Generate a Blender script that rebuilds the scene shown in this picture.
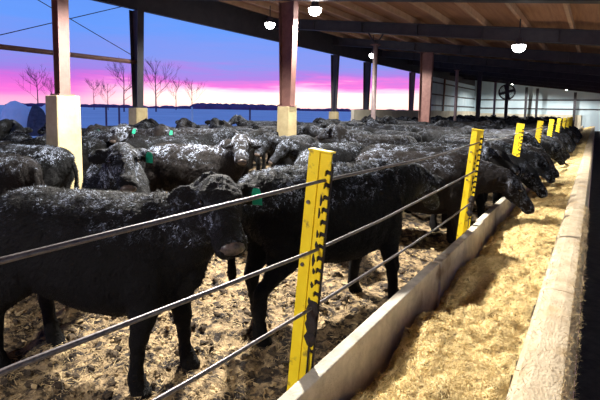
import bpy, bmesh, math, random
import numpy as np
from math import sin, cos, radians, pi, atan2, sqrt
from mathutils import Vector, Matrix, noise

for o in list(bpy.data.objects): bpy.data.objects.remove(o, do_unlink=True)
S = bpy.context.scene
COL = S.collection
rnd = random.Random(7)

# ------------------------------------------------------------------ camera
F, CX, CY = 430.0, 300.0, 146.0
TH, PI_, RO = radians(34.4), radians(5), radians(1)
CAM = Vector((0, 0, 1.85))
fw = Vector((-sin(TH)*cos(PI_), cos(TH)*cos(PI_), -sin(PI_)))
r0 = Vector((cos(TH), sin(TH), 0)); u0 = r0.cross(fw)
cr = cos(RO)*r0 + sin(RO)*u0
cu = -sin(RO)*r0 + cos(RO)*u0
cd = bpy.data.cameras.new('camera'); cam = bpy.data.objects.new('camera', cd); COL.objects.link(cam)
cd.sensor_width = 36; cd.lens = F/600*36; cd.shift_y = (CY-200)/600; cd.clip_end = 3000; cd.clip_start = .02
M = Matrix((cr, cu, -fw)).transposed().to_4x4(); M.translation = CAM
cam.matrix_world = M
S.camera = cam
def ray(x, y): return fw + cr*((x-CX)/F) - cu*((y-CY)/F)
def onx(x, y, X): d = ray(x, y); return CAM + d*((X-CAM.x)/d.x)
def onz(x, y, Z): d = ray(x, y); return CAM + d*((Z-CAM.z)/d.z)
def proj(p):
    d = Vector(p)-CAM; z = d.dot(fw)
    return (CX+F*d.dot(cr)/z, CY-F*d.dot(cu)/z, z) if z > .05 else (-9999, -9999, z)

# ------------------------------------------------------------------ view + world
vs = S.view_settings
vs.view_transform = 'Standard'; vs.look = 'None'; vs.exposure = 0.15; vs.gamma = 1.0; vs.use_curve_mapping = False
LAMP_W = 1650.0
SKY_STRENGTH = 1.0
W = bpy.data.worlds.new('dawn_sky'); S.world = W; W.use_nodes = True
nt = W.node_tree; nt.nodes.clear()
def N(tree, typ, **kw):
    n = tree.nodes.new(typ)
    for k, v in kw.items():
        if k == 'inp':
            for a, b in v.items(): n.inputs[a].default_value = b
        else: setattr(n, k, v)
    return n
def ramp(tree, stops, interp='LINEAR'):
    n = tree.nodes.new('ShaderNodeValToRGB'); e = n.color_ramp.elements; n.color_ramp.interpolation = interp
    while len(e) > 1: e.remove(e[-1])
    e[0].position = stops[0][0]; e[0].color = (*stops[0][1], 1)
    for p, c in stops[1:]:
        k = e.new(p); k.color = (*c, 1)
    return n
def math_(tree, op, a=None, b=None, c=None, clamp=False):
    n = tree.nodes.new('ShaderNodeMath'); n.operation = op; n.use_clamp = clamp
    for i, v in enumerate((a, b, c)):
        if v is None: continue
        if isinstance(v, (int, float)): n.inputs[i].default_value = v
        else: tree.links.new(v, n.inputs[i])
    return n.outputs[0]
L = nt.links.new
tc = N(nt, 'ShaderNodeTexCoord')
sep = N(nt, 'ShaderNodeSeparateXYZ'); L(tc.outputs['Generated'], sep.inputs[0])
mp = N(nt, 'ShaderNodeMapping'); mp.inputs['Scale'].default_value = (2.2, 2.2, 22); L(tc.outputs['Generated'], mp.inputs[0])
nz = N(nt, 'ShaderNodeTexNoise', inp={'Scale': 2.2, 'Detail': 6, 'Roughness': .6}); L(mp.outputs[0], nz.inputs['Vector'])
wob = math_(nt, 'MULTIPLY', math_(nt, 'SUBTRACT', nz.outputs[0], .5), .085)
elev = math_(nt, 'ADD', sep.outputs[2], math_(nt, 'MULTIPLY', wob, math_(nt, 'MULTIPLY', math_(nt, 'ABSOLUTE', sep.outputs[2]), 14, clamp=True)))
x01 = math_(nt, 'MULTIPLY', elev, 2.5)
cool = ramp(nt, [(0, (1.0, .50, .72)), (.035, (1.05, .42, .70)), (.07, (.92, .17, .70)), (.12, (.66, .15, .70)), (.17, (.36, .20, .74)), (.25, (.22, .28, .80)), (.42, (.13, .31, .90)), (.8, (.10, .26, .80)), (1, (.08, .18, .55))])
hot = ramp(nt, [(0, (1.5, .85, .80)), (.03, (1.8, 1.25, .95)), (.08, (1.6, 1.05, .95)), (.11, (1.2, .50, .85)), (.13, (.90, .20, .72)), (.175, (.44, .22, .76)), (.25, (.25, .30, .82)), (.42, (.14, .32, .90)), (.8, (.10, .26, .80)), (1, (.08, .18, .55))])
L(x01, cool.inputs[0]); L(x01, hot.inputs[0])
sd = ray(290, 105).normalized(); sd.z = 0; sd.normalize()
dt = N(nt, 'ShaderNodeVectorMath', operation='DOT_PRODUCT'); dt.inputs[1].default_value = sd; L(tc.outputs['Generated'], dt.inputs[0])
mr = N(nt, 'ShaderNodeMapRange', interpolation_type='SMOOTHSTEP'); mr.inputs[1].default_value = .88; mr.inputs[2].default_value = .985
L(dt.outputs['Value'], mr.inputs[0])
mixs = N(nt, 'ShaderNodeMix', data_type='RGBA'); L(mr.outputs[0], mixs.inputs[0]); L(cool.outputs[0], mixs.inputs[6]); L(hot.outputs[0], mixs.inputs[7])
bg = N(nt, 'ShaderNodeBackground'); L(mixs.outputs[2], bg.inputs[0]); bg.inputs[1].default_value = SKY_STRENGTH
wo = N(nt, 'ShaderNodeOutputWorld'); L(bg.outputs[0], wo.inputs[0])

# ------------------------------------------------------------------ materials
def mat(name, c1, c2=None, scale=8, rough=.8, bump=0, bscale=None, metal=0, detail=5, lo=.35, hi=.65, stretch=(1, 1, 1), spec=.3, coord='Object', c3=None, c3scale=2, c3lo=.55, c3hi=.7):
    m = bpy.data.materials.new(name); m.use_nodes = True; t = m.node_tree; b = t.nodes['Principled BSDF']; l = t.links.new
    b.inputs['Roughness'].default_value = rough; b.inputs['Metallic'].default_value = metal; b.inputs['Specular IOR Level'].default_value = spec
    tcn = N(t, 'ShaderNodeTexCoord'); mpn = N(t, 'ShaderNodeMapping'); mpn.inputs['Scale'].default_value = stretch; l(tcn.outputs[coord], mpn.inputs[0])
    if c2 is None: b.inputs['Base Color'].default_value = (*c1, 1)
    else:
        n = N(t, 'ShaderNodeTexNoise', inp={'Scale': scale, 'Detail': detail, 'Roughness': .65}); l(mpn.outputs[0], n.inputs['Vector'])
        r = ramp(t, [(lo, c1), (hi, c2)]); l(n.outputs[0], r.inputs[0])
        out = r.outputs[0]
        if c3 is not None:
            n3 = N(t, 'ShaderNodeTexNoise', inp={'Scale': c3scale, 'Detail': 4, 'Roughness': .6}); l(mpn.outputs[0], n3.inputs['Vector'])
            m3 = N(t, 'ShaderNodeMapRange'); m3.inputs[1].default_value = c3lo; m3.inputs[2].default_value = c3hi; l(n3.outputs[0], m3.inputs[0])
            mx = N(t, 'ShaderNodeMix', data_type='RGBA'); l(m3.outputs[0], mx.inputs[0]); l(out, mx.inputs[6]); mx.inputs[7].default_value = (*c3, 1); out = mx.outputs[2]
        l(out, b.inputs['Base Color'])
    if bump:
        n2 = N(t, 'ShaderNodeTexNoise', inp={'Scale': bscale or scale*3, 'Detail': 4}); l(mpn.outputs[0], n2.inputs['Vector'])
        bp = N(t, 'ShaderNodeBump', inp={'Strength': bump, 'Distance': .02}); l(n2.outputs[0], bp.inputs['Height']); l(bp.outputs[0], b.inputs['Normal'])
    return m
def emit(name, c, s):
    m = bpy.data.materials.new(name); m.use_nodes = True; b = m.node_tree.nodes['Principled BSDF']
    b.inputs['Base Color'].default_value = (*c, 1); b.inputs['Emission Color'].default_value = (*c, 1); b.inputs['Emission Strength'].default_value = s
    return m
MT = {}
MT['bed'] = mat('bedding', (.09, .06, .035), (.42, .30, .16), 13, .95, 1, 60, c3=(.035, .026, .02), c3scale=9, c3lo=.47, c3hi=.57)
MT['straw'] = mat('straw_chip', (.20, .135, .065), (.54, .40, .21), 6, .9)
MT['clod'] = mat('dung', (.02, .014, .01), (.10, .07, .04), 20, .95, .5, 60)
MT['feed'] = mat('silage', (.48, .34, .13), (.84, .66, .32), 22, .95, 1, 90, c3=(.20, .13, .05), c3scale=15, c3lo=.53, c3hi=.68)
MT['feedblade'] = mat('silage_blade', (.48, .34, .13), (.92, .75, .40), 10, .9)
MT['conc'] = mat('bunk_concrete', (.42, .38, .31), (.66, .60, .49), 6, .9, .3, 60, c3=(.25, .20, .15), c3scale=3)
MT['concR'] = mat('worn_concrete', (.40, .31, .20), (.55, .45, .31), 9, .9, .5, 70, stretch=(1, .6, 1), c3=(.45, .32, .17), c3scale=4)
MT['pier'] = mat('pier_concrete', (.34, .27, .14), (.47, .39, .22), 3, .9, .2, 30)
MT['cwall'] = mat('panel_concrete', (.50, .46, .36), (.66, .61, .48), 1.2, .9, .2, 10)
MT['steel'] = mat('red_oxide_steel', (.15, .07, .06), (.22, .11, .09), 5, .6, .1, 40, spec=.4)
MT['steeldk'] = mat('dark_steel', (.035, .035, .045), (.055, .05, .06), 3, .6)
MT['pipe'] = mat('galvanised_pipe', (.26, .20, .20), (.36, .28, .27), 6, .5, metal=.3)
MT['roof'] = mat('brown_roof_lining', (.30, .15, .09), (.42, .22, .13), 2, .8, stretch=(6, .3, 1))
MT['purlin'] = mat('purlin_wood', (.44, .27, .17), (.54, .34, .22), 3, .8)
MT['siding'] = mat('white_siding', (.50, .66, .74), (.60, .73, .79), .6, .6)
MT['yellow'] = mat('yellow_paint', (.80, .56, .01), (.86, .66, .02), 5, .5, .1, 30, c3=(.35, .24, .03), c3scale=14, c3lo=.60, c3hi=.70)
MT['mud'] = mat('black_mud', (.012, .010, .009), (.03, .022, .018), 20, .8, .5, 60)
MT['cable'] = mat('fence_cable', (.09, .08, .085), (.19, .165, .16), 60, .45, metal=.6)
MT['snow'] = mat('snow', (.70, .68, .70), (.90, .86, .86), .05, .8)
MT['snow2'] = mat('snow_clods', (.75, .72, .74), (.92, .9, .9), .8, .8, .4, 3)
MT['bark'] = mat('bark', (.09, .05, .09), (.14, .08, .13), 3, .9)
MT['woods'] = mat('haze_tinted_woods', (.13, .06, .15), (.20, .09, .20), .05, .95)  # aerial haze is painted into this purple-brown colour
MT['bale'] = mat('dark_bale', (.05, .045, .06), (.10, .09, .11), 5, .95)
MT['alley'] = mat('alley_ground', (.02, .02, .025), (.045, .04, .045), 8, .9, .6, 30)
MT['green'] = mat('green_tag', (.004, .20, .11), (.008, .26, .15), 9, .5)
MT['eye'] = mat('eye', (.006, .005, .005), rough=.15, spec=.6)
MT['nose'] = mat('nose', (.02, .017, .017), (.11, .08, .065), 30, .35)
MT['lamp'] = emit('lamp_glass', (1, .98, .95), 30)
MT['hoof'] = mat('hoof', (.02, .016, .013), (.05, .04, .03), 10, .7)
def cowmat(name, coat):
    m = bpy.data.materials.new(name); m.use_nodes = True; t = m.node_tree; b = t.nodes['Principled BSDF']; l = t.links.new
    b.inputs['Roughness'].default_value = .7; b.inputs['Specular IOR Level'].default_value = .12
    tcn = N(t, 'ShaderNodeTexCoord'); oi = N(t, 'ShaderNodeObjectInfo')
    sp = N(t, 'ShaderNodeSeparateXYZ'); l(tcn.outputs['Object'], sp.inputs[0]); sc_ = N(t, 'ShaderNodeSeparateColor'); l(oi.outputs['Color'], sc_.inputs[0])
    off = N(t, 'ShaderNodeVectorMath', operation='ADD'); cb = N(t, 'ShaderNodeCombineXYZ'); l(math_(t, 'MULTIPLY', sc_.outputs[2], 37), cb.inputs[0]); l(math_(t, 'MULTIPLY', sc_.outputs[2], 23), cb.inputs[1])
    l(tcn.outputs['Object'], off.inputs[0]); l(cb.outputs[0], off.inputs[1])
    big = N(t, 'ShaderNodeTexNoise', inp={'Scale': 3.2, 'Detail': 2}); l(off.outputs[0], big.inputs['Vector'])
    mid = N(t, 'ShaderNodeTexNoise', inp={'Scale': 15, 'Detail': 3, 'Distortion': 1.0}); l(off.outputs[0], mid.inputs['Vector'])
    fine = N(t, 'ShaderNodeTexNoise', inp={'Scale': 42, 'Detail': 3, 'Roughness': .7, 'Distortion': 1.5}); l(off.outputs[0], fine.inputs['Vector'])
    def mr(src, lo, hi):
        h = N(t, 'ShaderNodeMapRange', interpolation_type='SMOOTHSTEP'); h.inputs[1].default_value = lo; h.inputs[2].default_value = hi; l(src, h.inputs[0]); return h.outputs[0]
    back = math_(t, 'MULTIPLY', mr(sp.outputs[2], .95, 1.29), sc_.outputs[0])          # frost settles on back hair
    face = math_(t, 'MULTIPLY', mr(sp.outputs[0], .96, 1.08), sc_.outputs[1])          # and on some faces
    cov = math_(t, 'MAXIMUM', back, face)
    patch = math_(t, 'MULTIPLY', mr(big.outputs[0], .34, .64), mr(mid.outputs[0], .40, .64))
    a = math_(t, 'MULTIPLY', cov, patch)
    if coat:
        gi = N(t, 'ShaderNodeNewGeometry'); f = math_(t, 'MULTIPLY', mr(math_(t, 'SUBTRACT', math_(t, 'MULTIPLY', a, 1.15), gi.outputs['Random Per Island']), 0, .14), .95)
    else: f = math_(t, 'MULTIPLY', a, mr(fine.outputs[0], .46, .62), clamp=True)
    base = ramp(t, [(0, (.004, .004, .005)), (.6, (.005, .005, .005)), (1, (.011, .008, .007))]); l(sc_.outputs[2], base.inputs[0])
    mx = N(t, 'ShaderNodeMix', data_type='RGBA'); l(f, mx.inputs[0]); l(base.outputs[0], mx.inputs[6]); mx.inputs[7].default_value = (.37, .42, .53, 1)
    l(mx.outputs[2], b.inputs['Base Color'])
    if not coat:
        bp = N(t, 'ShaderNodeBump', inp={'Strength': .9, 'Distance': .025}); l(fine.outputs[0], bp.inputs['Height']); l(bp.outputs[0], b.inputs['Normal'])
    return m
MT['cow'] = cowmat('frosted_black_hide', False); MT['coat'] = cowmat('frosted_black_hair', True)


# ------------------------------------------------------------------ mesh helpers
class MB:
    def __init__(s): s.v = []; s.f = []
    def add(s, v, f):
        k = len(s.v); s.v += [tuple(p) for p in v]; s.f += [tuple(i+k for i in q) for q in f]; return s
    def box(s, c, h, rot=None):
        vs_ = [Vector((sx*h[0], sy*h[1], sz*h[2])) for sx in (-1, 1) for sy in (-1, 1) for sz in (-1, 1)]
        if rot is not None: vs_ = [rot @ p for p in vs_]
        return s.add([p+Vector(c) for p in vs_], [(0, 1, 3, 2), (4, 6, 7, 5), (0, 4, 5, 1), (2, 3, 7, 6), (0, 2, 6, 4), (1, 5, 7, 3)])
    def box2(s, a, b): a = Vector(a); b = Vector(b); return s.box((a+b)/2, ((b-a)/2))
    def tube(s, pts, rad, n=8, cap=True):
        pts = [Vector(p) for p in pts]; rs = rad if isinstance(rad, (list, tuple)) else [rad]*len(pts); v = []; f = []
        for i, p in enumerate(pts):
            t = (pts[min(i+1, len(pts)-1)]-pts[max(i-1, 0)]).normalized()
            up = Vector((0, 0, 1)) if abs(t.z) < .9 else Vector((1, 0, 0))
            a = t.cross(up).normalized(); b = a.cross(t)
            for k in range(n): an = 2*pi*k/n; v.append(p+a*cos(an)*rs[i]+b*sin(an)*rs[i])
        for i in range(len(pts)-1):
            for k in range(n): f.append((i*n+k, i*n+(k+1) % n, (i+1)*n+(k+1) % n, (i+1)*n+k))
        if cap: f.append(tuple(range(n))[::-1]); f.append(tuple(range((len(pts)-1)*n, len(pts)*n)))
        return s.add(v, f)
    def loft(s, secs, n=16):
        """secs: (centre, side vector * half width, up vector * half height)"""
        v = []; f = []
        for c, a, b in secs:
            for k in range(n): an = 2*pi*k/n; v.append(Vector(c)+Vector(a)*cos(an)+Vector(b)*sin(an))
        m = len(secs)
        for i in range(m-1):
            for k in range(n): f.append((i*n+k, i*n+(k+1) % n, (i+1)*n+(k+1) % n, (i+1)*n+k))
        f.append(tuple(range(n))[::-1]); f.append(tuple(range((m-1)*n, m*n)))
        return s.add(v, f)
    def prism(s, prof, y0, y1, ax='y'):
        n = len(prof)
        P = (lambda q, t: (q[0], t, q[1])) if ax == 'y' else (lambda q, t: (t, q[0], q[1]))
        v = [P(q, y0) for q in prof]+[P(q, y1) for q in prof]
        f = [(i, (i+1) % n, n+(i+1) % n, n+i) for i in range(n)]+[tuple(range(n))[::-1], tuple(range(n, 2*n))]
        return s.add(v, f)
    def mesh(s, name, m, smooth=False, fix=True):
        me = bpy.data.meshes.new(name); me.from_pydata(s.v, [], s.f)
        if fix:
            bm = bmesh.new(); bm.from_mesh(me); bmesh.ops.recalc_face_normals(bm, faces=bm.faces); bm.to_mesh(me); bm.free()
        me.materials.append(MT[m] if isinstance(m, str) else m)
        if smooth: me.polygons.foreach_set('use_smooth', [True]*len(me.polygons))
        return me
    def build(s, name, m, parent=None, smooth=False, fix=True):
        return link(name, s.mesh(name, m, smooth, fix), parent)
def link(name, data, parent=None):
    o = bpy.data.objects.new(name, data); COL.objects.link(o)
    if parent is not None: o.parent = parent
    return o
def tag(o, label=None, cat=None, group=None, kind=None):
    if label: o['label'] = label
    if cat: o['category'] = cat
    if group: o['group'] = group
    if kind: o['kind'] = kind
    return o
def thing(name, label, cat, loc=(0, 0, 0), rz=0, group=None):
    o = link(name, None); o.location = loc; o.rotation_euler = (0, 0, rz); o.empty_display_size = .2
    return tag(o, label, cat, group)
def bevel(o, w=.01, seg=2):
    bm = bmesh.new(); bm.from_mesh(o.data)
    bmesh.ops.bevel(bm, geom=list(bm.edges), offset=w, segments=seg, affect='EDGES', profile=.5)
    bm.to_mesh(o.data); bm.free(); return o

# ------------------------------------------------------------------ layout constants
XA, XB = -7.1, -12.5
Y_END = 56.0
def roof_z(x): return 3.86 + .13*(-.35-x)        # underside of the rafters
BUNK_X0, BUNK_X1 = -1.095, -1.02                  # cattle-side wall of the bunk
TOPZ = .55

# ------------------------------------------------------------------ ground
def fbm(x, y, s, o=3, seed=0):
    return noise.fractal(Vector((x*s, y*s, seed*9.7)), 1.0, 2.0, o)
def grid(name, m, x0, x1, nx, ys, zf, parent=None):
    ny = len(ys); xs = [x0+(x1-x0)*i/nx for i in range(nx+1)]
    v = [(x, y, zf(x, y)) for y in ys for x in xs]
    f = [(j*(nx+1)+i, j*(nx+1)+i+1, (j+1)*(nx+1)+i+1, (j+1)*(nx+1)+i) for j in range(ny-1) for i in range(nx)]
    b = MB(); b.v = v; b.f = f
    return b.build(name, m, parent, smooth=True, fix=False)
fl = MB().box2((-14.5, -8, -.30), (BUNK_X0, Y_END, -.12)).build('floor', 'bed'); tag(fl, kind='structure')
def bedz(x, y):
    z = .03*fbm(x, y, 1.6, 2, 1) + .035*fbm(x, y, 7, 3, 2)
    c = noise.noise(Vector((x*11, y*11, 3)))
    return z + .07*max(0, c-.05) - .012
ysn = [-1.5+.045*i for i in range(290)]; ysf = [ysn[-1]+.25*i for i in range(1, int((Y_END-ysn[-1])/.25))]
bd = grid('straw_bedding', 'bed', -9.0, BUNK_X0+.02, 174, ysn, bedz)
tag(bd, 'trampled tan straw bedding with dark clods under the near cattle', 'bedding', kind='stuff')
b2 = grid('straw_bedding', 'bed', -9.0, BUNK_X0+.02, 26, [ysn[-1]]+ysf, lambda x, y: -.02+.03*fbm(x, y, 1.6, 2, 1))
tag(b2, 'tan bedding floor stretching away under the distant herd', 'bedding', kind='stuff')
b3 = grid('straw_bedding', 'bed', -12.1, -9.0, 14, [-1.5+.4*i for i in range(143)], lambda x, y: -.02+.03*fbm(x, y, 1.6, 2, 1))
tag(b3, 'bedding floor along the open high side of the barn', 'bedding', kind='stuff')
def blades(name, m, pts, parent, lmin, lmax, w, flat=.35, seed=1):
    r = np.random.default_rng(seed); n = len(pts); P = np.array(pts)
    a = r.uniform(0, 2*pi, n); el = r.uniform(-.1, 1, n)*flat*pi/2; ln = r.uniform(lmin, lmax, n)
    d = np.stack([np.cos(a)*np.cos(el), np.sin(a)*np.cos(el), np.sin(el)], 1)*ln[:, None]
    b = r.uniform(0, 2*pi, n); s = np.stack([np.cos(b), np.sin(b), r.uniform(-.5, .5, n)], 1)*w
    v = np.stack([P-d*.5-s, P-d*.5+s, P+d*.5+s*.3, P+d*.5-s*.3], 1).reshape(-1, 3)
    me = bpy.data.meshes.new(name); f = np.arange(4*n).reshape(-1, 4)
    me.from_pydata(v.tolist(), [], f.tolist()); me.materials.append(MT[m])
    return link(name, me, parent)
pts = []
while len(pts) < 26000:
    x = rnd.uniform(-6, -1.25); y = rnd.uniform(0, 7)*rnd.uniform(.3, 1)
    if noise.noise(Vector((x*3, y*3, 8))) > -.25: pts.append((x, y, bedz(x, y)+.012))
o = blades('loose_straw', 'straw', pts, None, .02, .07, .004, .25, 3)
tag(o, 'loose pale straw chips scattered over the near bedding', 'straw', kind='stuff')

def clods(name, m, n, smin, smax, seed, label):
    q = random.Random(seed); g = (1+5**.5)/2
    iv = [Vector(p).normalized() for p in ((-1, g, 0), (1, g, 0), (-1, -g, 0), (1, -g, 0), (0, -1, g), (0, 1, g), (0, -1, -g), (0, 1, -g), (g, 0, -1), (g, 0, 1), (-g, 0, -1), (-g, 0, 1))]
    fi = [(0, 11, 5), (0, 5, 1), (0, 1, 7), (0, 7, 10), (0, 10, 11), (1, 5, 9), (5, 11, 4), (11, 10, 2), (10, 7, 6), (7, 1, 8), (3, 9, 4), (3, 4, 2), (3, 2, 6), (3, 6, 8), (3, 8, 9), (4, 9, 5), (2, 4, 11), (6, 2, 10), (8, 6, 7), (9, 8, 1)]
    b = MB()
    for i in range(n):
        x = q.uniform(-5.5, -1.2); y = .2+6.5*q.random()**1.2; r_ = smin+(smax-smin)*q.random()**2
        if noise.noise(Vector((x*2.2, y*2.2, seed))) < -.15: continue
        a_ = q.uniform(.7, 1.5); c_ = Vector((x, y, bedz(x, y)+r_*.2))
        b.add([c_+Vector((v.x*a_, v.y/a_, v.z*.7))*r_*q.uniform(.45, 1.4) for v in iv], fi)
    tag(b.build(name, m, None, False, False), label, 'bedding', kind='stuff')
clods('bedding_clods', 'straw', 5200, .007, .026, 21, 'tan trampled lumps of straw and dung over the near bedding')
clods('dung_clods', 'clod', 4200, .008, .040, 22, 'dark dung lumps strewn through the near bedding')

# feed alley
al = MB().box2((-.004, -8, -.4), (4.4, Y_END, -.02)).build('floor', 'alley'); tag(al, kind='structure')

# ------------------------------------------------------------------ feed bunk
bunk = thing('feed_bunk', 'long concrete feed bunk between the fence posts and the dark alley', 'feed bunk', (-.6, 1, 0))
bunk_loc = Vector((-.6, 1, 0))
def bpart(mb, name, m, smooth=False, bev=None):
    mb.v = [tuple(Vector(p)-bunk_loc) for p in mb.v]
    o = mb.build(name, m, bunk, smooth)
    if bev: bevel(o, bev)
    return o
joints = [-3.0, .3, 3.65, 5.35] + [5.35+1.75*i for i in range(1, 29)]
for i in range(len(joints)-1):
    a, b = joints[i]+.008, joints[i+1]-.008
    dx = rnd.uniform(-.012, .012) if i != 1 else -.004; dz = rnd.uniform(-.012, .012) if i != 1 else 0
    prof = [(BUNK_X0+dx, -.05), (BUNK_X0+dx, TOPZ+dz), (BUNK_X1+dx, TOPZ+dz), (BUNK_X1+dx, .05)]
    bpart(MB().prism(prof, a, b), 'bunk_wall_panel', 'conc', bev=.008)
for i in range(17):
    a, b = -3+3.3*i+.006, -3+3.3*(i+1)-.006
    prof = [(-.272, .05), (-.272, .47), (-.262, .51), (-.235, .54), (-.18, .555), (-.10, .556), (-.05, .548), (-.022, .52), (-.012, .46), (-.005, -.05)]
    bpart(MB().prism(prof, a, b), 'bunk_kerb_panel', 'concR')
bpart(MB().box2((BUNK_X1+.014, -3, -.05), (-.274, Y_END-.5, .10)), 'bunk_floor', 'conc')
def feedz(x, y):
    t = (x-BUNK_X1)/(-.27-BUNK_X1)
    z = .27 + .20*min(1, max(0, t))**.8 + .03*sin(pi*t)
    z += .05*fbm(x, y, 3.0, 2, 5) + .042*fbm(x, y, 8, 3, 6) + .014*fbm(x, y, 28, 2, 7)
    s = noise.noise(Vector((y*1.6, 4.2, 0)))                      # hollows the cattle ate out along the wall
    z -= .17*max(0, s+.15)*max(0, 1-t*1.3)
    g = noise.noise(Vector((y*.9+x*1.2, 11.5, 0)))
    z -= .05*max(0, g-.15)
    return min(max(z, .13), .50 if t > .85 else .56)
yfn = [0+.022*i for i in range(470)]; yff = [yfn[-1]+.14*i for i in range(1, int((Y_END-1-yfn[-1])/.14))]
fd = grid('feed', 'feed', BUNK_X1+.014, -.274, 36, yfn, feedz)
tag(fd, 'golden chopped silage filling the near end of the feed bunk', 'feed', kind='stuff')
fd2 = grid('feed', 'feed', BUNK_X1+.014, -.274, 10, [yfn[-1]]+yff, feedz)
tag(fd2, 'golden silage in the far end of the bunk', 'feed', kind='stuff')
pts = []
for i in range(52000):
    x = rnd.uniform(BUNK_X1+.05, -.31); y = .9+9*rnd.random()**1.7; pts.append((x, y, feedz(x, y)+.006))
o = blades('feed_strands', 'feedblade', pts, None, .018, .075, .0026, .6, 5)
tag(o, 'loose dry straw strands lying on the silage', 'straw', kind='stuff')
pts = []
for i in range(5200):
    y = 1.2+6*rnd.random()**1.5
    x = -.02+rnd.gauss(0, .018) if rnd.random() < .75 else rnd.uniform(-.26, -.02)
    x = min(x, .004)
    pts.append((x, y, (.55 if x < -.03 else rnd.uniform(.44, .545))+.004))
o = blades('kerb_straw', 'straw', pts, None, .02, .06, .002, .7, 6)
tag(o, 'wisps of straw clinging to the edge of the pale kerb', 'straw', kind='stuff')

# ------------------------------------------------------------------ barn: roof, rafters, columns
FR = [3.58-5.9, 3.58]+[3.58+5.9*i for i in range(1, 9)]
ROOF_X0, ROOF_X1 = -13.3, 4.6
rf = MB()
z0, z1 = roof_z(ROOF_X0)+.62, roof_z(ROOF_X1)+.62
rf.add([(ROOF_X0, -6, z0), (ROOF_X1, -6, z1), (ROOF_X1, Y_END+.6, z1), (ROOF_X0, Y_END+.6, z0), (ROOF_X0, -6, z0+.08), (ROOF_X1, -6, z1+.08), (ROOF_X1, Y_END+.6, z1+.08), (ROOF_X0, Y_END+.6, z0+.08)],
       [(0, 1, 2, 3), (4, 5, 6, 7), (0, 1, 5, 4), (1, 2, 6, 5), (2, 3, 7, 6), (3, 0, 4, 7)])
ceil = tag(rf.build('ceiling', 'roof'), kind='structure')
sl = math.atan(-.13)
pm = MB().box((0, 0, 0), (.04, (Y_END+6)/2, .10)).mesh('purlin', 'purlin')
x = ROOF_X0+.35
while x < ROOF_X1:
    p = link('purlin', pm, ceil); p.location = (x, (Y_END-6)/2, roof_z(x)+.62-.10); x += 1.22
for y in FR:
    if y < -6: continue
    rp = link('rafter', None, ceil); rp.location = (0, y, 0)
    def slab(za, zb, hw, x0=ROOF_X0+.1, x1=ROOF_X1-.1):
        b = MB(); v = []
        for xx in (x0, x1):
            for yy in (-hw, hw):
                for zz in (za, zb): v.append((xx, yy, roof_z(xx)+zz))
        return b.add(v, [(0, 1, 3, 2), (4, 6, 7, 5), (0, 4, 5, 1), (2, 3, 7, 6), (0, 2, 6, 4), (1, 5, 7, 3)])
    slab(.02, .42, .012).build('web', 'steeldk', rp)
    slab(0, .022, .12).build('flange', 'steeldk', rp)
    slab(.40, .42, .12).build('flange', 'steeldk', rp)
    k = ROOF_X0+1.2
    while k < ROOF_X1-.3:
        MB().box2((k, -.11, roof_z(k)+.03), (k+.015, .11, roof_z(k)+.39)).build('stiffener', 'steeldk', rp); k += 2.2
# eave header along the open side
hd = MB()
za = roof_z(XB)-.50
hd.box2((XB-.08, -6, za), (XB+.08, Y_END, za+.02)); hd.box2((XB-.012, -6, za+.02), (XB+.012, Y_END, za+1.0)); hd.box2((XB-.08, -6, za+1.0), (XB+.08, Y_END, za+1.02))
tag(hd.build('trim_1', 'steeldk'), kind='structure')
fa = MB().box2((ROOF_X0-.03, -6, z0-.25), (ROOF_X0, Y_END+.6, z0+.12)); tag(fa.build('trim_2', 'steeldk'), kind='structure')

def tapered_column(x, y, z_base, z_top, wb, wt, label, m='steel', depth=.11, along='y', group=None):
    """H column, web and two flanges; wide at the top; web plane lies across the barn"""
    t = thing('steel_column', label, 'column', (x, y, z_base), 0, group)
    H = z_top-z_base
    def q(x0a, x1a, x0b, x1b, hy):
        b = MB(); v = [(x0a, -hy, 0), (x1a, -hy, 0), (x1a, hy, 0), (x0a, hy, 0), (x0b, -hy, H), (x1b, -hy, H), (x1b, hy, H), (x0b, hy, H)]
        return b.add(v, [(0, 1, 2, 3), (4, 5, 6, 7), (0, 1, 5, 4), (1, 2, 6, 5), (2, 3, 7, 6), (3, 0, 4, 7)])
    e = .018
    q(-wb/2, -wb/2+e, -wt/2, -wt/2+e, depth).build('flange', m, t)
    q(wb/2-e, wb/2, wt/2-e, wt/2, depth).build('flange', m, t)
    q(-wb/2+e, wb/2-e, -wt/2+e, wt/2-e, .008).build('web', m, t)
    MB().box2((-wb/2-.05, -depth-.04, 0), (wb/2+.05, depth+.04, .025)).build('base_plate', m, t)
    return t
def pier(x, y, w, z_top, label):
    t = thing('concrete_pier', label, 'pier', (x, y, -.1)); z_top -= .004
    b = MB(); h = w/2; k = h*.94
    b.loft([((0, 0, 0), (0, 0, 0), (0, 0, 0))][:0] or [((0, 0, 0), (h*1.414, 0, 0), (0, h*1.414, 0)), ((0, 0, z_top+.1), (k*1.414, 0, 0), (0, k*1.414, 0))], 4)
    o = b.build('shaft', 'pier', t); o.rotation_euler.z = pi/4
    bevel(o, .02)
    return t
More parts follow.
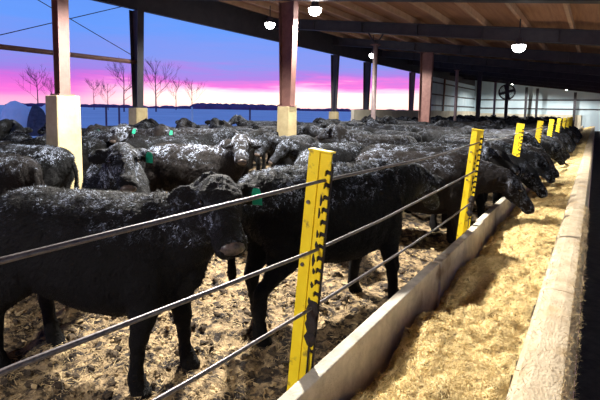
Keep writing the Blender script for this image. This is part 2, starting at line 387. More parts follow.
# inner row: tapered columns on piers alternate with pipe columns
pier(XA, 3.58, .40, 1.99, 'large tan concrete pier under the nearest column at the left')
tapered_column(XA, 3.58, 1.99, roof_z(XA)-.002, .17, .22, 'nearest reddish steel column standing on the large tan pier', depth=.085)
pier(XA, 9.7, .42, 1.9, 'tan concrete pier rising from the herd under the middle column')
tapered_column(XA, 9.7, 1.9, roof_z(XA)-.002, .36, .52, 'wide reddish steel column on the middle pier below the brightest lamp')
def pipe_column(px, y, label):
    t = thing('pipe_column', label, 'column', (XA, y, 0))
    H = roof_z(XA)-.42
    MB().tube([(0, 0, 0), (0, 0, H)], .09, 14).build('pipe', 'pipe', t, True)
    MB().box2((-.15, -.15, H-.02), (.15, .15, H+.01)).build('cap_plate', 'steel', t)
    for s in (-1, 1):
        MB().tube([(0, 0, H-.05), (s*.30, 0, H+.42-s*.04)], .03, 6).build('brace', 'steeldk', t)
    return t
pipe_column(376, 15.35, 'pale round pipe column with a forked top, nearest of its kind')
tapered_column(XA, 21.4, 0, roof_z(XA)-.002, .5, .62, 'wide reddish steel column standing in the herd near the start of the white curtain wall')
pipe_column(457, 27.1, 'pale round pipe column in front of the edge of the white siding')
tapered_column(XA, 33.2, 0, roof_z(XA)-.002, .25, .3, 'slim dark steel column in front of the white siding', 'steeldk')
pipe_column(496, 39.2, 'reddish pipe column in front of the middle of the white siding')
tapered_column(XA, 45.0, 0, roof_z(XA)-.002, .25, .3, 'dark steel column beside the hanging round fan', 'steeldk')
# outer row
OUT = [(138, 'tapered dark steel column at the left with the horizontal rail ending on it'), (334, 'tapered dark column just right of the middle pier, sunrise behind'), (366, 'tapered dark column close behind the pale forked pipe column'),
       (411, 'dark outer column left of the wide reddish one'), (442, 'small outer column at the edge of the white siding')]
outy = []
for px, lb in OUT:
    y = onx(px, 108, XB).y; outy.append(y)
    pb = (1.78 if px == 138 else 1.7) if px < 350 else 0
    tapered_column(XB, y, pb, za, .24, .46, lb, 'steel' if px > 400 else 'steeldk', .12)
    if pb: pier(XB, y, .46, pb, 'small concrete pier under the '+('left outer column by the snow' if px == 138 else 'outer column right of the middle pier'))
B0y = outy[0]
ym = onx(13, 47, XB).y-6
t = MB().tube([(XB, ym, 3.28), (XB, B0y, 3.26)], .07, 10).build('pipe_rail', 'steel', None, True)
tag(t, 'dark horizontal pipe rail across the open left bay', 'rail')
p1, p2 = onx(38, 0, XB), onx(135, 57, XB); d = p2-p1
t = MB().tube([p1-d*.6, p2], .012, 5).build('brace_rod', 'cable'); tag(t, 'thin diagonal brace rod sloping down to the left outer column', 'rod')
p1, p2 = onx(13, 32, XB), onx(133, 4, XB); d = p2-p1
t = MB().tube([p1-d*.8, p2], .012, 5).build('brace_rod', 'cable'); tag(t, 'thin diagonal brace rod rising up to the left outer column', 'rod')

# low concrete wall and white siding on the open side, end wall
yw0 = onx(349, 108, XB).y; yw1 = onx(431, 100, XB).y
wl = MB().box2((XB+.14, yw0, -.1), (XB+.16, Y_END, .1)).build('wall_left', 'cwall'); tag(wl, kind='structure')
y = yw0; i = 0
while y < Y_END-.1:
    e = min(y+2.95, Y_END); MB().box2((XB+.14, y+.015, -.1), (XB+.34, e-.015, 1.84+.02*(i % 2))).build('wall_panel', 'cwall', wl); y = e; i += 1
ws = MB().box2((XB-.02, yw1, 1.6), (XB+.02, Y_END, za)).build('wall_left', 'siding'); tag(ws, kind='structure')
y = yw1
while y < Y_END-.2:
    MB().box2((XB+.02, y+.03, 1.6), (XB+.05, min(y+1.2, Y_END)-.03, za)).build('siding_panel', 'siding', ws); y += 1.2
for zz in (2.3, 3.3, 4.4): MB().box2((XB+.05, yw1, zz), (XB+.13, Y_END-.1, zz+.12)).build('girt', 'steeldk', ws)
wr = MB().box2((4.4, -6, -.3), (4.5, Y_END, 3.05)).build('wall_right_added', 'siding'); tag(wr, kind='structure')  # unseen wall, added to shut out blue sky light on the alley side
we = MB().box2((XB, Y_END, -.2), (4.4, Y_END+.1, 1.6)).prism([(XB, 1.6), (4.4, 1.6), (4.4, roof_z(4.4)+.6), (XB, roof_z(XB)+.6)], Y_END, Y_END+.1).build('wall_back', 'siding'); tag(we, kind='structure')
x = XB+.2
while x < 4.3:
    b = MB(); xe = min(x+1.16, 4.4)
    v = [(xx, yy, zz) for xx in (x, xe) for yy in (Y_END-.04, Y_END) for zz in (1.6, roof_z(xx)+.5)]
    b.add(v, [(0, 1, 3, 2), (4, 6, 7, 5), (0, 4, 5, 1), (2, 3, 7, 6), (0, 2, 6, 4), (1, 5, 7, 3)]).build('siding_panel', 'siding', we); x += 1.2
MB().box2((XB+.3, Y_END-.30, -.1), (-1.3, Y_END-.06, 1.65)).build('footing_wall', 'cwall', we)
for zz in (2.2, 3.2): MB().box2((XB+.3, Y_END-.12, zz), (1.1, Y_END-.04, zz+.14)).build('girt', 'steeldk', we)
for k, px in enumerate((526, 537, 575)):
    x = CAM.x; p = ray(px, 100); p = CAM+p*((Y_END-1.2)/p.y)
    tapered_column(p.x, Y_END-1.2, 0, roof_z(p.x)-.002, .2, .26, ['thin dark post in front of the end wall, left of the pair', 'thin dark post in front of the end wall, right of the pair', 'thin dark post at the right end of the far wall'][k], 'steeldk')
# hanging fan
fp = ray(507, 92); fp = CAM+fp*(36/fp.y)
fan = thing('barn_fan', 'round dark ventilation fan hanging before the white siding', 'fan', fp)
fan.rotation_euler = (0, 0, radians(15))
b = MB()
ring = [(cos(a)*.55, 0, sin(a)*.55) for a in [2*pi*k/24 for k in range(25)]]
b.tube(ring, .06, 6, False); shr = b.build('shroud', 'steeldk', fan)
MB().tube([(0, -.1, 0), (0, .12, 0)], .14, 12).build('motor', 'steeldk', fan)
for k in range(4):
    a = k*pi/2+.3; MB().box((cos(a)*.3, 0, sin(a)*.3), (.24, .012, .10), Matrix.Rotation(-a, 3, 'Y')).build('blade', 'steeldk', fan)
for rr in (.2, .32, .44):
    MB().tube([(cos(2*pi*k/20)*rr, -.1, sin(2*pi*k/20)*rr) for k in range(21)], .012, 4, False).build('guard_ring', 'steeldk', shr)
MB().tube([(0, 0, .55), (0, 0, roof_z(fp.x)+.62-fp.z)], .03, 6).build('hanger', 'steeldk', fan)

# ------------------------------------------------------------------ lamps
def lamp(p, label, power=1.0):
    ztop = roof_z(p.x)+.41
    t = thing('bay_lamp', label, 'lamp', p, 0, None)
    MB().tube([(0, 0, .20), (0, 0, max(.24, ztop-p.z))], .02, 6).build('stem', 'steeldk', t)
    prof = [(.05, .20), (.09, .19), (.10, .08), (.19, .0), (.185, -.01)]
    b = MB(); n = 20
    v = [(r_*cos(2*pi*k/n), r_*sin(2*pi*k/n), z_) for r_, z_ in prof for k in range(n)]
    f = [(i*n+k, i*n+(k+1) % n, (i+1)*n+(k+1) % n, (i+1)*n+k) for i in range(len(prof)-1) for k in range(n)]+[tuple(range(n))]
    hs = b.add(v, f).build('housing', 'steeldk', t)
    b = MB(); secs = [((0, 0, -.01), (.175, 0, 0), (0, .175, 0)), ((0, 0, -.10), (.17, 0, 0), (0, .17, 0)), ((0, 0, -.17), (.12, 0, 0), (0, .12, 0)), ((0, 0, -.205), (.03, 0, 0), (0, .03, 0))]
    b.loft(secs, 20).build('diffuser', 'lamp', hs, True)
    ld = bpy.data.lights.new('lamp_light', 'SPOT'); ld.energy = LAMP_W*power; ld.color = (1, .96, .89); ld.shadow_soft_size = .12; ld.spot_size = radians(168); ld.spot_blend = .25
    lo = bpy.data.objects.new('lamp_light', ld); COL.objects.link(lo); lo.parent = t; lo.location = (0, 0, -.27)
    return t
lamp(onz(315, 8, 4.55), 'brightest bay lamp at the top just right of the middle column')
lamp(onz(270, 23, 4.9), 'bay lamp under the eave just left of the middle column', .8)
lamp(onz(519, 45, 3.75), 'bay lamp under the low side of the roof at the right')
lamp(onz(373, 54, 4.5), 'small distant bay lamp beside the forked pipe column', .8)
lamp(Vector((-4.2, 4.4, 4.1)), 'added unseen lamp above the near cattle, nearest of all lamps', 2.0)  # added above the view to brighten the feed and near cattle
lamp(Vector((-2.1, -2.9, 3.85)), 'added fill lamp under the low roof behind the camera', .42)  # fill light added out of view, lifts the yellow post faces
lamp(Vector((-2.6, 51.2, roof_z(-2.6)+.18)), 'added lamp brightening the white end wall', .8)  # added to stand in for daylight on the end wall
lamp(Vector((-7.6, 51.2, roof_z(-7.6)+.18)), 'added lamp brightening the white siding at the far end', .8)  # second added lamp, evens the brightness of the far siding

# ------------------------------------------------------------------ outdoors
g = MB().box2((-700, -300, -.9), (XB-1.9, 900, -.5)).build('snow_field', 'snow'); tag(g, kind='structure')
g = MB().box2((XB-2.0, -60, -.9), (-8, 60, -.31)).build('snow_apron', 'snow'); tag(g, kind='structure')
def bare_tree(px, dist, h, seed, label):
    r = random.Random(seed); d = ray(px, 105); d.z = 0; d.normalize(); p = Vector((d.x*dist, d.y*dist, -.5))
    t = thing('bare_tree', label, 'tree', p, 0, 'bare trees beyond the snow field')
    br = MB(); tr = MB()
    tr.tube([(0, 0, 0), (r.uniform(-.1, .1), 0, h*.3), (r.uniform(-.3, .3), r.uniform(-.2, .2), h*.62), (r.uniform(-.3, .3), 0, h*.96)], [h*.017, h*.013, h*.008, h*.002], 6)
    def branch(p0, dirv, ln, rad, lv):
        p1 = p0+dirv*ln*.55+Vector((r.uniform(-.1, .1), r.uniform(-.1, .1), .05))*ln; p2 = p0+dirv*ln+Vector((0, 0, .22*ln))
        br.tube([p0, p1, p2], [rad, rad*.7, rad*.35], 3, False)
        if lv > 0:
            for k in range(4):
                q = p0.lerp(p2, r.uniform(.35, 1)); a = Vector((r.gauss(0, 1), r.gauss(0, 1), r.uniform(.2, 1.3))).normalized()
                branch(q, (dirv*.8+a*.8).normalized(), ln*r.uniform(.4, .62), rad*.55, lv-1)
    for k in range(11):
        z = h*r.uniform(.22, .85); a = r.uniform(0, 2*pi)
        branch(Vector((0, 0, z)), Vector((cos(a), sin(a), r.uniform(.4, 1.1))).normalized(), (h-z)*.5+h*.1, h*.0055, 2)
    tr.build('trunk', 'bark', t); br.build('branches', 'bark', t)
for k, (px, ds, h, lb) in enumerate([(a_, b_*2.4, c_*2.2, d_) for a_, b_, c_, d_ in [(38, 75, 6.5, 'bare tree beyond the snow, leftmost one'), (52, 85, 5.5, 'low bare tree just left of the nearest column'), (94, 95, 6.2, 'bare tree just right of the nearest column'),
                                 (108, 90, 5.8, 'bare tree midway between the two left columns'), (124, 70, 8.0, 'tall bare tree just left of the tapered left column'), (156, 75, 8.8, 'tall thin bare tree right of the tapered left column'), (176, 115, 8.0, 'faint bare tree above the snowy fence'),
                                 (192, 120, 8.5, 'fainter bare tree rightmost of the bare trees')]]):
    bare_tree(px, ds, h, 40+k, lb)
tl = MB(); r = random.Random(3)
for k in range(260):
    px = r.uniform(10, 430) if k > 110 else r.uniform(195, 290); d = ray(px, 105); d.z = 0; d.normalize(); ds = r.uniform(420, 470); h = r.uniform(2, 5) * (1.2 if 195 < px < 290 else .55)
    c = d*ds; w = r.uniform(4, 9)
    tl.loft([((c.x, c.y, -.5), (w, 0, 0), (0, w, 0)), ((c.x, c.y, h*.5), (w*.95, 0, 0), (0, w*.95, 0)), ((c.x+r.uniform(-1, 1), c.y, h*.85), (w*.5, 0, 0), (0, w*.5, 0)), ((c.x, c.y, h), (.3, 0, 0), (0, .3, 0))], 7)
tag(tl.build('distant_woods', 'woods'), 'dark band of distant woods along the sunrise horizon', 'woods', kind='stuff')
def mound(px, py, dist, rx, h, name, m, label, cat, seed):
    d = ray(px, py); d.z = 0; d.normalize(); p = Vector((d.x*dist, d.y*dist, -.52)); b = MB(); v = []; f = []; nr, na = 8, 22
    for i in range(nr+1):
        a = i/nr*pi/2
        for k in range(na):
            an = 2*pi*k/na; rr = rx*cos(a)*(1+.18*noise.noise(Vector((cos(an)*2, sin(an)*2, seed+i*.3)))); zz = h*sin(a)*(1+.2*noise.noise(Vector((cos(an)*1.5*cos(a), sin(an)*1.5*cos(a), seed+5))))
            v.append((rr*cos(an), rr*sin(an), zz))
    for i in range(nr):
        for k in range(na): f.append((i*na+k, i*na+(k+1) % na, (i+1)*na+(k+1) % na, (i+1)*na+k))
    o = b.add(v, f).build(name, m, None, True); o.location = p; return tag(o, label, cat)
mound(20, 104, 40, 1.5, 2.45, 'snow_pile', 'snow2', 'blue-white snow pile beyond the rail at the far left', 'snow pile', 1)
mound(48, 104, 46, 1.4, 2.3, 'snow_pile', 'snow2', 'smaller snow pile beside the nearest column', 'snow pile', 2)
mound(37, 103, 37.5, .75, 2.25, 'hay_bale', 'bale', 'dark round bale between the two snow piles', 'bale', 3)
for k, px in enumerate((106, 119, 192, 250)):
    d = ray(px, 105); d.z = 0; d.normalize(); p = d*34
    b = MB().tube([(0, 0, 0), (0, 0, 2.3), (0, 0, 2.36)], [.07, .065, .02], 8).build('field_post', 'siding' if px == 192 else 'bark'); b.location = (p.x, p.y, -.52)
    tag(b, ['field fence post left of the tapered left column', 'field fence post close beside the tapered left column', 'pale field fence post in the snow right of the left column', 'field fence post in the snow under the sunrise'][k], 'post')

# ------------------------------------------------------------------ bunk fence: yellow posts and cables
PY = [1.75, 5.06, 8.36, 11.6, 14.8, 18.0, 21.2, 24.4, 27.6]
LEAN = math.atan(.10/1.14)
def make_post(label, y, rich, dirty):
    t = thing('fence_post', label, 'fence post', (-1.22, y, .0), 0, 'yellow posts of the bunk fence')
    t.rotation_euler = (0, LEAN, 0)
    H = 1.655
    # plain bar on the cattle side and, toward the bunk, a plate whose edge is cut into hooks
    MB().box2((-.054, -.02, 0), (.006, .02, H)).build('post_bar', 'yellow', t)
    pr = [(.006, H), (.068, H)]; z = H-.085
    while z > .60:
        pr += [(.068, z), (.050, z+.004), (.040, z-.006), (.040, z-.030), (.050, z-.030), (.052, z-.020), (.068, z-.022)] if rich else [(.068, z), (.042, z), (.042, z-.028), (.068, z-.028)]
        z -= .061
    pr += [(.068, .45), (.006, .45)]
    o = MB().prism([(p_, q_) for p_, q_ in pr], -.012, -.004).build('notched_plate', 'yellow', t)
    MB().box2((.006, .0, .5), (.074, .008, H-.05)).build('backing_strip', 'mud', t)
    MB().box2((-.056, -.026, H-.002), (.069, .022, H+.006)).build('cap_plate', 'yellow', t)
    for zz in (1.40, 1.08): MB().tube([(-.03, -.019, zz), (-.03, -.030, zz)], .010, 6).build('bolt', 'cable', t)
    if rich:
        q = random.Random(int(y*10))
        for k in range(9):
            zz = 1.42-.075*k+q.uniform(-.02, .02); hh = q.uniform(.012, .032); xx = q.uniform(.022, .034)
            MB().loft([((xx, -.011, zz-hh), (.004, 0, 0), (0, .003, 0)), ((xx+.002, -.012, zz), (q.uniform(.006, .012), 0, 0), (0, .005, 0)), ((xx-.002, -.011, zz+hh), (.003, 0, 0), (0, .003, 0))], 7).build('mud_splash', 'mud', o)
        for c_, r_ in ((.86, .05), (.78, .055), (.71, .04)):
            MB().loft([((.05, -.01, c_-r_), (.016, 0, 0), (0, .008, 0)), ((.046, -.012, c_), (.036, 0, 0), (0, .014, 0)), ((.05, -.01, c_+r_), (.018, 0, 0), (0, .008, 0))], 9).build('mud_splash', 'mud', o)
        MB().tube([(.052, -.02, .72), (.056, -.024, .52)], .005, 6).build('hanging_wire', 'mud', t)
    return t
ORD = ['tall yellow notched fence post, nearest to the camera with mud on it', 'second yellow notched fence post, beside the cow feeding over the bunk', 'third yellow fence post along the bunk', 'fourth yellow fence post along the bunk',
       'fifth yellow fence post along the bunk', 'sixth yellow fence post along the bunk']
for i, y in enumerate(PY): make_post(ORD[i] if i < len(ORD) else 'small yellow fence post at the far end of the bunk', y, i < 3, i == 0)
def xfence(z): return -1.22+.0877*z+.045
def cable(pts, label, rad=.0085):
    # smooth through points with a slight twist of strands
    P = [Vector((xfence(z), y, z)) for y, z in pts]; out = []
    for i in range(len(P)-1):
        for k in range(8): out.append(P[i].lerp(P[i+1], k/8))
    out.append(P[-1])
    t = MB().tube(out, rad, 8).build('fence_cable', 'cable', None, True); tag(t, label, 'cable', 'fence cables'); return t
cable([(-3, 1.50), (.43, 1.51), (1.70, 1.512), (3.4, 1.487), (5.06, 1.51)]+[(yy, 1.51 if k % 2 else 1.485) for k, yy in enumerate([6.7, 8.36, 10, 11.6, 13.2, 14.8, 16.4, 18, 19.6, 21.2, 24.4, 27.6])], 'top cable of the bunk fence running past all yellow posts')
cable([(-3, 1.30), (.416, 1.246), (.998, 1.211), (1.695, 1.171), (2.5, 1.157), (4.08, 1.175), (5.06, 1.19)], 'middle cable of the bunk fence')
cable([(-3, 1.0), (.808, .919), (.996, .904), (1.662, .869), (2.875, .827), (3.82, .812), (5.06, .82)], 'lowest cable of the bunk fence')

# ------------------------------------------------------------------ cattle
def cow_mesh(name, poll, hd, seed, leg=(0, 0, 0, 0), voxel=.018, belly=1.0):
    """one continuous body facing +X, hooves on z=0; poll = top of head, hd = head direction (poll to muzzle)"""
    r = random.Random(seed); b = MB()
    X, Y, Z = Vector((1, 0, 0)), Vector((0, 1, 0)), Vector((0, 0, 1))
    def sec(x, zc, hh, hw): return (Vector((x, 0, zc)), Y*hw, Z*hh)
    body = [sec(-.84, 1.10, .06, .06), sec(-.80, 1.07, .15, .15), sec(-.70, 1.00, .27, .245), sec(-.52, .945, .355, .305), sec(-.28, .90, .395*belly, .325), sec(0, .875, .425*belly, .35), sec(.22, .87, .425, .345), sec(.42, .885, .41, .305), sec(.58, .93, .36, .245), sec(.70, .98, .26, .18), sec(.76, .98, .16, .11)]
    b.loft(body, 20)
    # topline: hips and withers
    b.loft([(Vector((.30, 0, 1.20)), Y*.05, Z*.05), (Vector((.46, 0, 1.235)), Y*.12, Z*.09), (Vector((.62, 0, 1.20)), Y*.10, Z*.10), (Vector((.74, 0, 1.15)), Y*.05, Z*.05)], 12)
    for s in (-1, 1):
        b.loft([(Vector((-.66, s*.12, 1.14)), Y*.05, Z*.05), (Vector((-.55, s*.16, 1.17)), Y*.09, Z*.09), (Vector((-.42, s*.15, 1.16)), Y*.05, Z*.05)], 10)
    poll = Vector(poll); hd = Vector(hd).normalized()
    n0 = Vector((.46, 0, 1.02)); n3 = poll-hd*.02-Vector((0, 0, .05)); back = (poll-n0); back.z *= .6
    n1 = n0+Vector((.28, 0, .06)); n2 = n3-(Vector((hd.x, hd.y, 0))*.5+(n3-n1).normalized())*.13
    secs = []
    for k in range(8):
        t = k/7; p = n0*(1-t)**3+n1*3*t*(1-t)**2+n2*3*t*t*(1-t)+n3*t**3
        t2 = min(1, t+.02); q = n0*(1-t2)**3+n1*3*t2*(1-t2)**2+n2*3*t2*t2*(1-t2)+n3*t2**3
        t1 = max(0, t-.02); p_ = n0*(1-t1)**3+n1*3*t1*(1-t1)**2+n2*3*t1*t1*(1-t1)+n3*t1**3
        tg = (q-p_).normalized(); sd_ = Z.cross(tg).normalized(); up = tg.cross(sd_)
        hh = .29+(.15-.29)*t; hw = .20+(.115-.20)*t
        secs.append((p-up*.05*(1-t), sd_*hw, up*hh))
    b.loft(secs, 16)
    # dewlap / brisket
    b.loft([(Vector((.50, 0, .62)), Y*.06, Z*.06), (Vector((.66, 0, .68)), Y*.10, Z*.12), (Vector((.78, 0, .82)), Y*.08, Z*.12), (Vector((.84, 0, .95)), Y*.05, Z*.06)], 12)
    sd_ = Z.cross(hd).normalized(); up = hd.cross(sd_)
    H = [(-.05, -.02, .07, .075), (-.01, -.01, .105, .105), (.05, -.035, .135, .125), (.13, -.05, .14, .13), (.20, -.055, .13, .118), (.28, -.055, .105, .095), (.36, -.055, .088, .082), (.42, -.055, .085, .088), (.47, -.058, .075, .084), (.50, -.06, .05, .06)]
    b.loft([(poll+hd*a+up*u_, sd_*w, up*h) for a, u_, h, w in H], 16)
    for s in (-1, 1):   # brow and ears
        c = poll+hd*.13+up*.035+sd_*s*.095; b.loft([(c-hd*.05, sd_*.02, up*.02), (c, sd_*.035, up*.038), (c+hd*.05, sd_*.02, up*.02)], 8)
        e0 = poll+hd*.035-up*.015+sd_*s*.085; ed = (sd_*s*1.0-hd*.10-up*.10-Z*.12).normalized(); en = (up*.75+hd*.5).normalized(); en = (en-ed*en.dot(ed)).normalized(); ew = ed.cross(en)
        b.loft([(e0+ed*a-en*.012*math.sin(a*12), ew*w, en*tk) for a, w, tk in ((0, .038, .034), (.05, .062, .032), (.10, .080, .028), (.145, .074, .026), (.18, .052, .024), (.205, .022, .018))], 12)
    # legs
    def legf(s, dx):
        P = [(.46, .19, .95, .15, .09), (.48, .20, .78, .13, .09), (.50, .195, .62, .095, .068), (.51+dx*.4, .185, .48, .068, .062), (.52+dx*.7, .18, .36, .056, .055), (.515+dx*.8, .18, .30, .044, .044), (.52+dx*.9, .18, .17, .040, .040), (.53+dx, .18, .10, .052, .050), (.55+dx, .18, .05, .056, .053), (.57+dx, .18, .012, .066, .060), (.57+dx, .18, .0, .064, .058)]
        b.loft([(Vector((x, s*y, z)), X*a*1.18, Y*c*1.18) for x, y, z, a, c in P], 12)
    def legh(s, dx):
        P = [(-.52, .16, 1.0, .20, .10), (-.52, .20, .84, .21, .12), (-.50, .205, .70, .175, .11), (-.53+dx*.2, .20, .58, .125, .085), (-.61+dx*.4, .19, .48, .08, .06), (-.67+dx*.6, .185, .40, .062, .052), (-.67+dx*.7, .18, .33, .05, .044), (-.655+dx*.9, .18, .19, .042, .042), (-.64+dx, .18, .10, .052, .050), (-.62+dx, .18, .05, .056, .053), (-.60+dx, .18, .012, .066, .060), (-.60+dx, .18, 0, .064, .058)]
        b.loft([(Vector((x, s*y, z)), X*a*1.15, Y*c*1.18) for x, y, z, a, c in P], 12)
    legf(1, leg[0]); legf(-1, leg[1]); legh(1, leg[2]); legh(-1, leg[3])
    sw = r.uniform(-.05, .05)
    b.tube([(-.76, 0, 1.16), (-.85, 0, 1.14), (-.885, sw*.3, 1.02), (-.89, sw*.7, .80), (-.88, sw, .62), (-.875, sw, .50), (-.87, sw, .42)], [.05, .042, .034, .028, .034, .045, .02], 8)
    tmp = link('tmp', b.mesh('tmp', 'cow')); md = tmp.modifiers.new('r', 'REMESH'); md.mode = 'VOXEL'; md.voxel_size = voxel
    sm = tmp.modifiers.new('s', 'SMOOTH'); sm.factor = .5; sm.iterations = 3
    me = bpy.data.meshes.new_from_object(tmp.evaluated_get(bpy.context.evaluated_depsgraph_get()))
    me.name = name; old = tmp.data; bpy.data.objects.remove(tmp); bpy.data.meshes.remove(old)
    n = len(me.vertices); co = np.empty(n*3); no = np.empty(n*3); me.vertices.foreach_get('co', co); me.vertices.foreach_get('normal', no); co = co.reshape(-1, 3); no = no.reshape(-1, 3)
    dsp = np.array([noise.noise(Vector(c)*9+Vector((seed, 0, 0)))*.010+noise.noise(Vector(c)*28)*.006 for c in co]); co += no*dsp[:, None]
    co[:, 2] = np.maximum(co[:, 2], 0)
    me.vertices.foreach_set('co', co.ravel()); me.update()
    me.polygons.foreach_set('use_smooth', [True]*len(me.polygons))
    if not me.materials: me.materials.append(MT['cow'])
    # hair: short tapering blades lying back over the body
    def hairs(cnt, ln0, ln1, wid, sd2):
        g = np.random.default_rng(sd2); me.calc_loop_triangles(); T = np.empty(len(me.loop_triangles)*3, int); me.loop_triangles.foreach_get('vertices', T); T = T.reshape(-1, 3)
        A, B, C = co[T[:, 0]], co[T[:, 1]], co[T[:, 2]]; nn = np.cross(B-A, C-A); ar = np.linalg.norm(nn, axis=1); nn /= ar[:, None]+1e-12
        cz = (A[:, 2]+B[:, 2]+C[:, 2])/3; wgt = ar*np.where(cz < .45, .15, 1); idx = g.choice(len(T), cnt, p=wgt/wgt.sum())
        u, v = g.random(cnt), g.random(cnt); k = u+v > 1; u[k] = 1-u[k]; v[k] = 1-v[k]
        P = A[idx]+(B-A)[idx]*u[:, None]+(C-A)[idx]*v[:, None]; n_ = nn[idx]
        lay = np.array([-.45, 0, -.75])+g.normal(0, .45, (cnt, 3)); lay -= n_*(lay*n_).sum(1)[:, None]; lay /= np.linalg.norm(lay, axis=1)[:, None]+1e-9
        d = lay*.84+n_*.36; ln = g.uniform(ln0, ln1, cnt)
        rel = P-np.array(poll); al_ = rel@np.array(hd); pe = np.linalg.norm(rel-al_[:, None]*np.array(hd), axis=1); dist = np.linalg.norm(rel, axis=1)
        onhead = ((al_ > -.03) & (pe < .20)) | (dist < .36); ln = np.where(onhead, ln*.38, ln); ln = np.where(P[:, 2] < .6, ln*.5, ln)
        cl = np.array([noise.noise(Vector(p_)*14) for p_ in P]); ln *= 1+.6*cl
        for s_ in (-1, 1): ln = np.where(np.linalg.norm(P-np.array(poll+hd*.165+up*.010+sd_*s_*.118), axis=1) < .045, .002, ln)
        ln = np.where(np.linalg.norm(P-np.array(poll+hd*.5-up*.05), axis=1) < .085, .002, ln); s = np.cross(d, n_); s /= np.linalg.norm(s, axis=1)[:, None]+1e-9
        V = np.stack([P-s*wid-n_*.004, P+s*wid-n_*.004, P+d*ln[:, None]], 1).reshape(-1, 3)
        hm = bpy.data.meshes.new(name+'_coat'); hm.from_pydata(V.tolist(), [], np.arange(cnt*3).reshape(-1, 3).tolist()); hm.materials.append(MT['coat']); return hm
    hair = hairs(44000, .020, .048, .0030, seed)
    # face details
    eyes = []
    for s in (-1, 1):
        c = poll+hd*.165+up*.010+sd_*s*.118
        e = MB(); e.loft([(c+sd_*s*o_, hd*q, up*q*.8) for o_, q in ((-.02, .01), (-.012, .02), (0, .024), (.008, .018), (.014, .006))], 10); eyes.append(e.mesh('eye', 'eye', True))
    c = poll+hd*.492-up*.045; e = MB(); e.loft([(c-hd*.03, sd_*.068, up*.045), (c, sd_*.066, up*.042), (c+hd*.018, sd_*.04, up*.026)], 12); nose = e.mesh('nose', 'nose', True)
    e0 = poll+hd*.035-up*.015+sd_*.085; ed = (sd_-hd*.10-up*.10-Z*.12).normalized(); en = (up*.75+hd*.5); en = (en-ed*en.dot(ed)).normalized(); ew = ed.cross(en)
    if ew.z > 0: ew = -ew
    e = MB(); c = e0+ed*.15+en*.032
    q = [(c+ed*a+ew*w) for a, w in ((-.02, -.02), (.02, -.02), (.032, .015), (.032, .085), (-.032, .085), (-.032, .015))]
    e.add([p-en*.003 for p in q]+[p+en*.003 for p in q], [tuple(range(6))[::-1], tuple(range(6, 12))]+[(i, (i+1) % 6, 6+(i+1) % 6, 6+i) for i in range(6)]); tagm = e.mesh('ear_tag', 'green')
    return dict(body=me, coat=hair, eyes=eyes, nose=nose, tag=tagm, poll=poll, hd=hd)
V = {}
V['right'] = cow_mesh('cow_right', (1.0, -.22, 1.43), (.50, -.70, -.40), 1, (.05, -.12, .05, -.1))      # looks round to its right
V['left'] = cow_mesh('cow_left', (1.02, .26, 1.31), (.42, .72, -.75), 2, (-.1, .06, .0, -.12))
V['ahead'] = cow_mesh('cow_ahead', (1.18, 0, 1.33), (.80, 0, -.62), 3, (0, -.1, -.1, .05), .02)
V['alert'] = cow_mesh('cow_alert', (1.05, .05, 1.45), (.80, .08, -.50), 4, (.03, -.04, .03, -.08), .02)
V['feed'] = cow_mesh('cow_feed', (1.16, 0, 1.00), (.62, .06, -.72), 5, (-.05, .06, 0, -.1), .02)
V['low'] = cow_mesh('cow_low', (1.18, .10, 1.12), (.75, .20, -.68), 6, (-.1, .08, .05, -.1), .02)
PLACED = []
def spots(x, y, a, s, kind):
    v = V[kind]; po, hd = v['poll'], v['hd']; sd_ = Vector((0, 0, 1)).cross(hd).normalized()
    L_ = [(Vector((k, 0, .95)), .35) for k in (-.62, -.42, -.14, .14, .40)]+[(Vector((.60, 0, .95)), .27), (Vector((.62, 0, 1.05)).lerp(po, .5), .22), (po, .17), (po+hd*.25, .15), (po+hd*.46, .12), (po+sd_*.24, .08), (po-sd_*.24, .08), (Vector((-.86, 0, .8)), .08)]
    L_ += [(Vector((lx, ly, lz)), .09) for lx in (.52, -.62) for ly in (-.18, .18) for lz in (.15, .45)]
    R = Matrix.Rotation(a, 3, 'Z'); return [(R @ (c*s)+Vector((x, y, 0)), r_*s) for c, r_ in L_]
def place_cow(kind, x, y, ang, label, scale=1.0, eartag=False, coat=True, group=None, details=True, frost=.8, face=.5):
    v = V[kind]; a = radians(ang)
    o = link('cow', v['body']); o.location = (x, y, -.015); o.rotation_euler = (0, 0, a); o.scale = (scale,)*3
    tag(o, label, 'cow', group); o.color = (frost, face, rnd.random(), 1)
    if coat: c = link('coat', v['coat'], o); c['kind'] = 'stuff'; c.color = o.color
    if details:
        for e in v['eyes']: link('eye', e, o)
        link('nose', v['nose'], o)
    if eartag: tag(link('ear_tag', v['tag'], o), 'green ear tag')
    PLACED.append((x, y, spots(x, y, a, scale, kind))); return o
def free(x, y, a, s, kind):
    P = spots(x, y, a, s, kind)
    for qx, qy, Q in PLACED:
        if (qx-x)**2+(qy-y)**2 > 11: continue
        for c, r_ in P:
            for d, t in Q:
                if (c-d).length_squared < (r_+t)**2: return False
    for f_ in FR+[45.0]:
        if any((c.x-XA)**2+(c.y-f_)**2 < (r_+.45)**2 for c, r_ in P): return False
    return all(c.y < Y_END-2.2 and c.x+r_ < -1.3 and c.x-r_ > -12.1 for c, r_ in P)
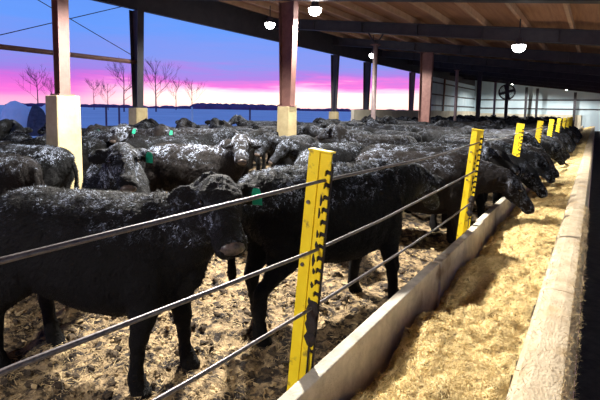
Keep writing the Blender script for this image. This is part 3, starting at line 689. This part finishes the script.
# the ones the photograph shows large
place_cow('right', -2.79, 1.62, 21, 'large black cow in the left foreground looking round at the camera', .98, True, frost=.5, face=.12)
place_cow('low', -1.93, 3.31, 66, 'black cow standing side-on behind the nearest yellow post', 1.06, frost=1.0, face=.5)
place_cow('alert', -4.5, 2.84, -32, 'black cow with frosted white face and green ear tag staring at the camera', 1.0, True, frost=1, face=1.6)
place_cow('right', -4.9, 4.35, 8, 'black cow with pale frosty face looking out between the two near cattle', 1.0, frost=1.1, face=1.3)
place_cow('right', -8.6, 5.3, -5, 'frosted cow looking at the camera behind the white-faced one', 1.0, True, frost=1.1, face=1.3)
place_cow('ahead', -6.6, 2.6, 214, 'frost-backed cow standing side-on below the large tan pier', 1.0, frost=1.2)
# along the bunk
k = 0; cnt = {}
for y in [5.8, 6.75, 7.6, 8.95, 9.9, 11.0, 12.2, 13.2, 14.2, 15.4, 16.4, 17.4, 18.6, 19.6, 20.5, 22.2, 23.6, 25, 26.5, 28]:
    kd = 'feed' if k not in (1, 5, 9, 14) else 'ahead'
    ang = [14, 4, -6, 8, 0, -8, 12][k % 7]
    if k < 3: lb = ['black cow with its head down over the bunk just past the second post', 'black cow with raised head looking over the bunk past the second post', 'black cow feeding beside the third yellow post'][k]
    elif y > 19.5: lb = 'tiny black cow feeding in the row at the far end of the bunk'
    else:
        j = min(range(2, 6), key=lambda q: abs(PY[q]-y)); cnt[j] = cnt.get(j, 0)+1
        lb = 'black cow '+('feeding' if kd == 'feed' else 'with raised head')+' near the '+['third', 'fourth', 'fifth', 'sixth'][j-2]+' yellow post, '+['nearest', 'second nearest', 'third nearest', 'last'][cnt[j]-1]+' of those there'
    place_cow(kd, -2.0 - (.42 if kd == 'ahead' else 0), y, ang, lb, 1.0, False, k < 4, 'cattle feeding along the bunk', True); k += 1
# the packed herd
def where(px, z):
    for lim, w in ((40, 'at the left edge'), (90, 'below the large tan pier'), (125, 'just past the large tan pier'), (160, 'below the tapered left column'), (205, 'below the bare trees'), (262, 'before the middle pier'), (305, 'below the middle pier'), (350, 'just past the middle pier'), (400, 'below the forked pipe column'), (445, 'below the wide reddish column'), (490, 'near the round fan'), (700, 'near the far yellow posts')):
        if px < lim: return w
ng = 0
def facing(a, px):
    d = ray(px, 120); d.z = 0; d.normalize(); h = Vector((cos(a), sin(a), 0)); s_ = h.dot(r0); f_ = h.dot(d)
    return 'facing away' if f_ > .75 else ('facing the camera' if f_ < -.75 else ('facing right' if s_ > 0 else 'facing left'))
def fill(tries, zlo, zhi, maxn, xr, yr, pw):
    global ng
    for i in range(tries):
        x = rnd.uniform(*xr); y = yr[0]+(yr[1]-yr[0])*rnd.random()**pw
        px, py, z = proj((x, y, 1.2))
        if not (-60 < px < 630) or not zlo < z < zhi: continue
        if 252 < px < 288 and z < 12.5: continue
        if px < 225 and z < 5.0: continue
        if 225 < px < 300 and z < 9: continue
        if 248 < px < 420 and z < 6.0: continue
        a = rnd.choice([20, 45, 160, 200, 90, 270, 0, 180, 320, 225])+rnd.uniform(-22, 22)
        ar = radians(a); s = rnd.uniform(.94, 1.06)
        kd = rnd.choice(['right', 'left', 'ahead', 'ahead', 'alert', 'low'])
        if not free(x, y, ar, s, kd): continue
        et = rnd.random() < .15 and z < 12
        w = where(px, z); fc = facing(ar, px)
        fv = rnd.uniform(.45, 1.0)*(1 if z < 10 else .7)
        hp = {'right': 'head turned right', 'left': 'head turned left', 'ahead': 'head level', 'alert': 'head raised', 'low': 'head low'}[kd]
        lb = ((('heavily' if fv > .72 else 'lightly')+' frosted cow ') if z < 12 else 'mid-herd black cow ' if z < 24 else 'far dark cow ')+fc+' '+w+', '+hp+(', green tagged' if et else '')
        place_cow(kd, x, y, a, lb, s, et, z < 9, 'cattle packed in the pen' if z < 24 else 'cattle at the far end', z < 20, fv, rnd.choice([.2, .5, .9])); ng += 1
        if ng > maxn: return
fill(9000, 3.3, 12.5, 60, (-11.8, -2.4), (.2, 14), 1)
fill(7000, 12.5, 60, 180, (-11.8, -2.4), (5, 54), 1.3)
print('herd', ng, 'total', len(PLACED))
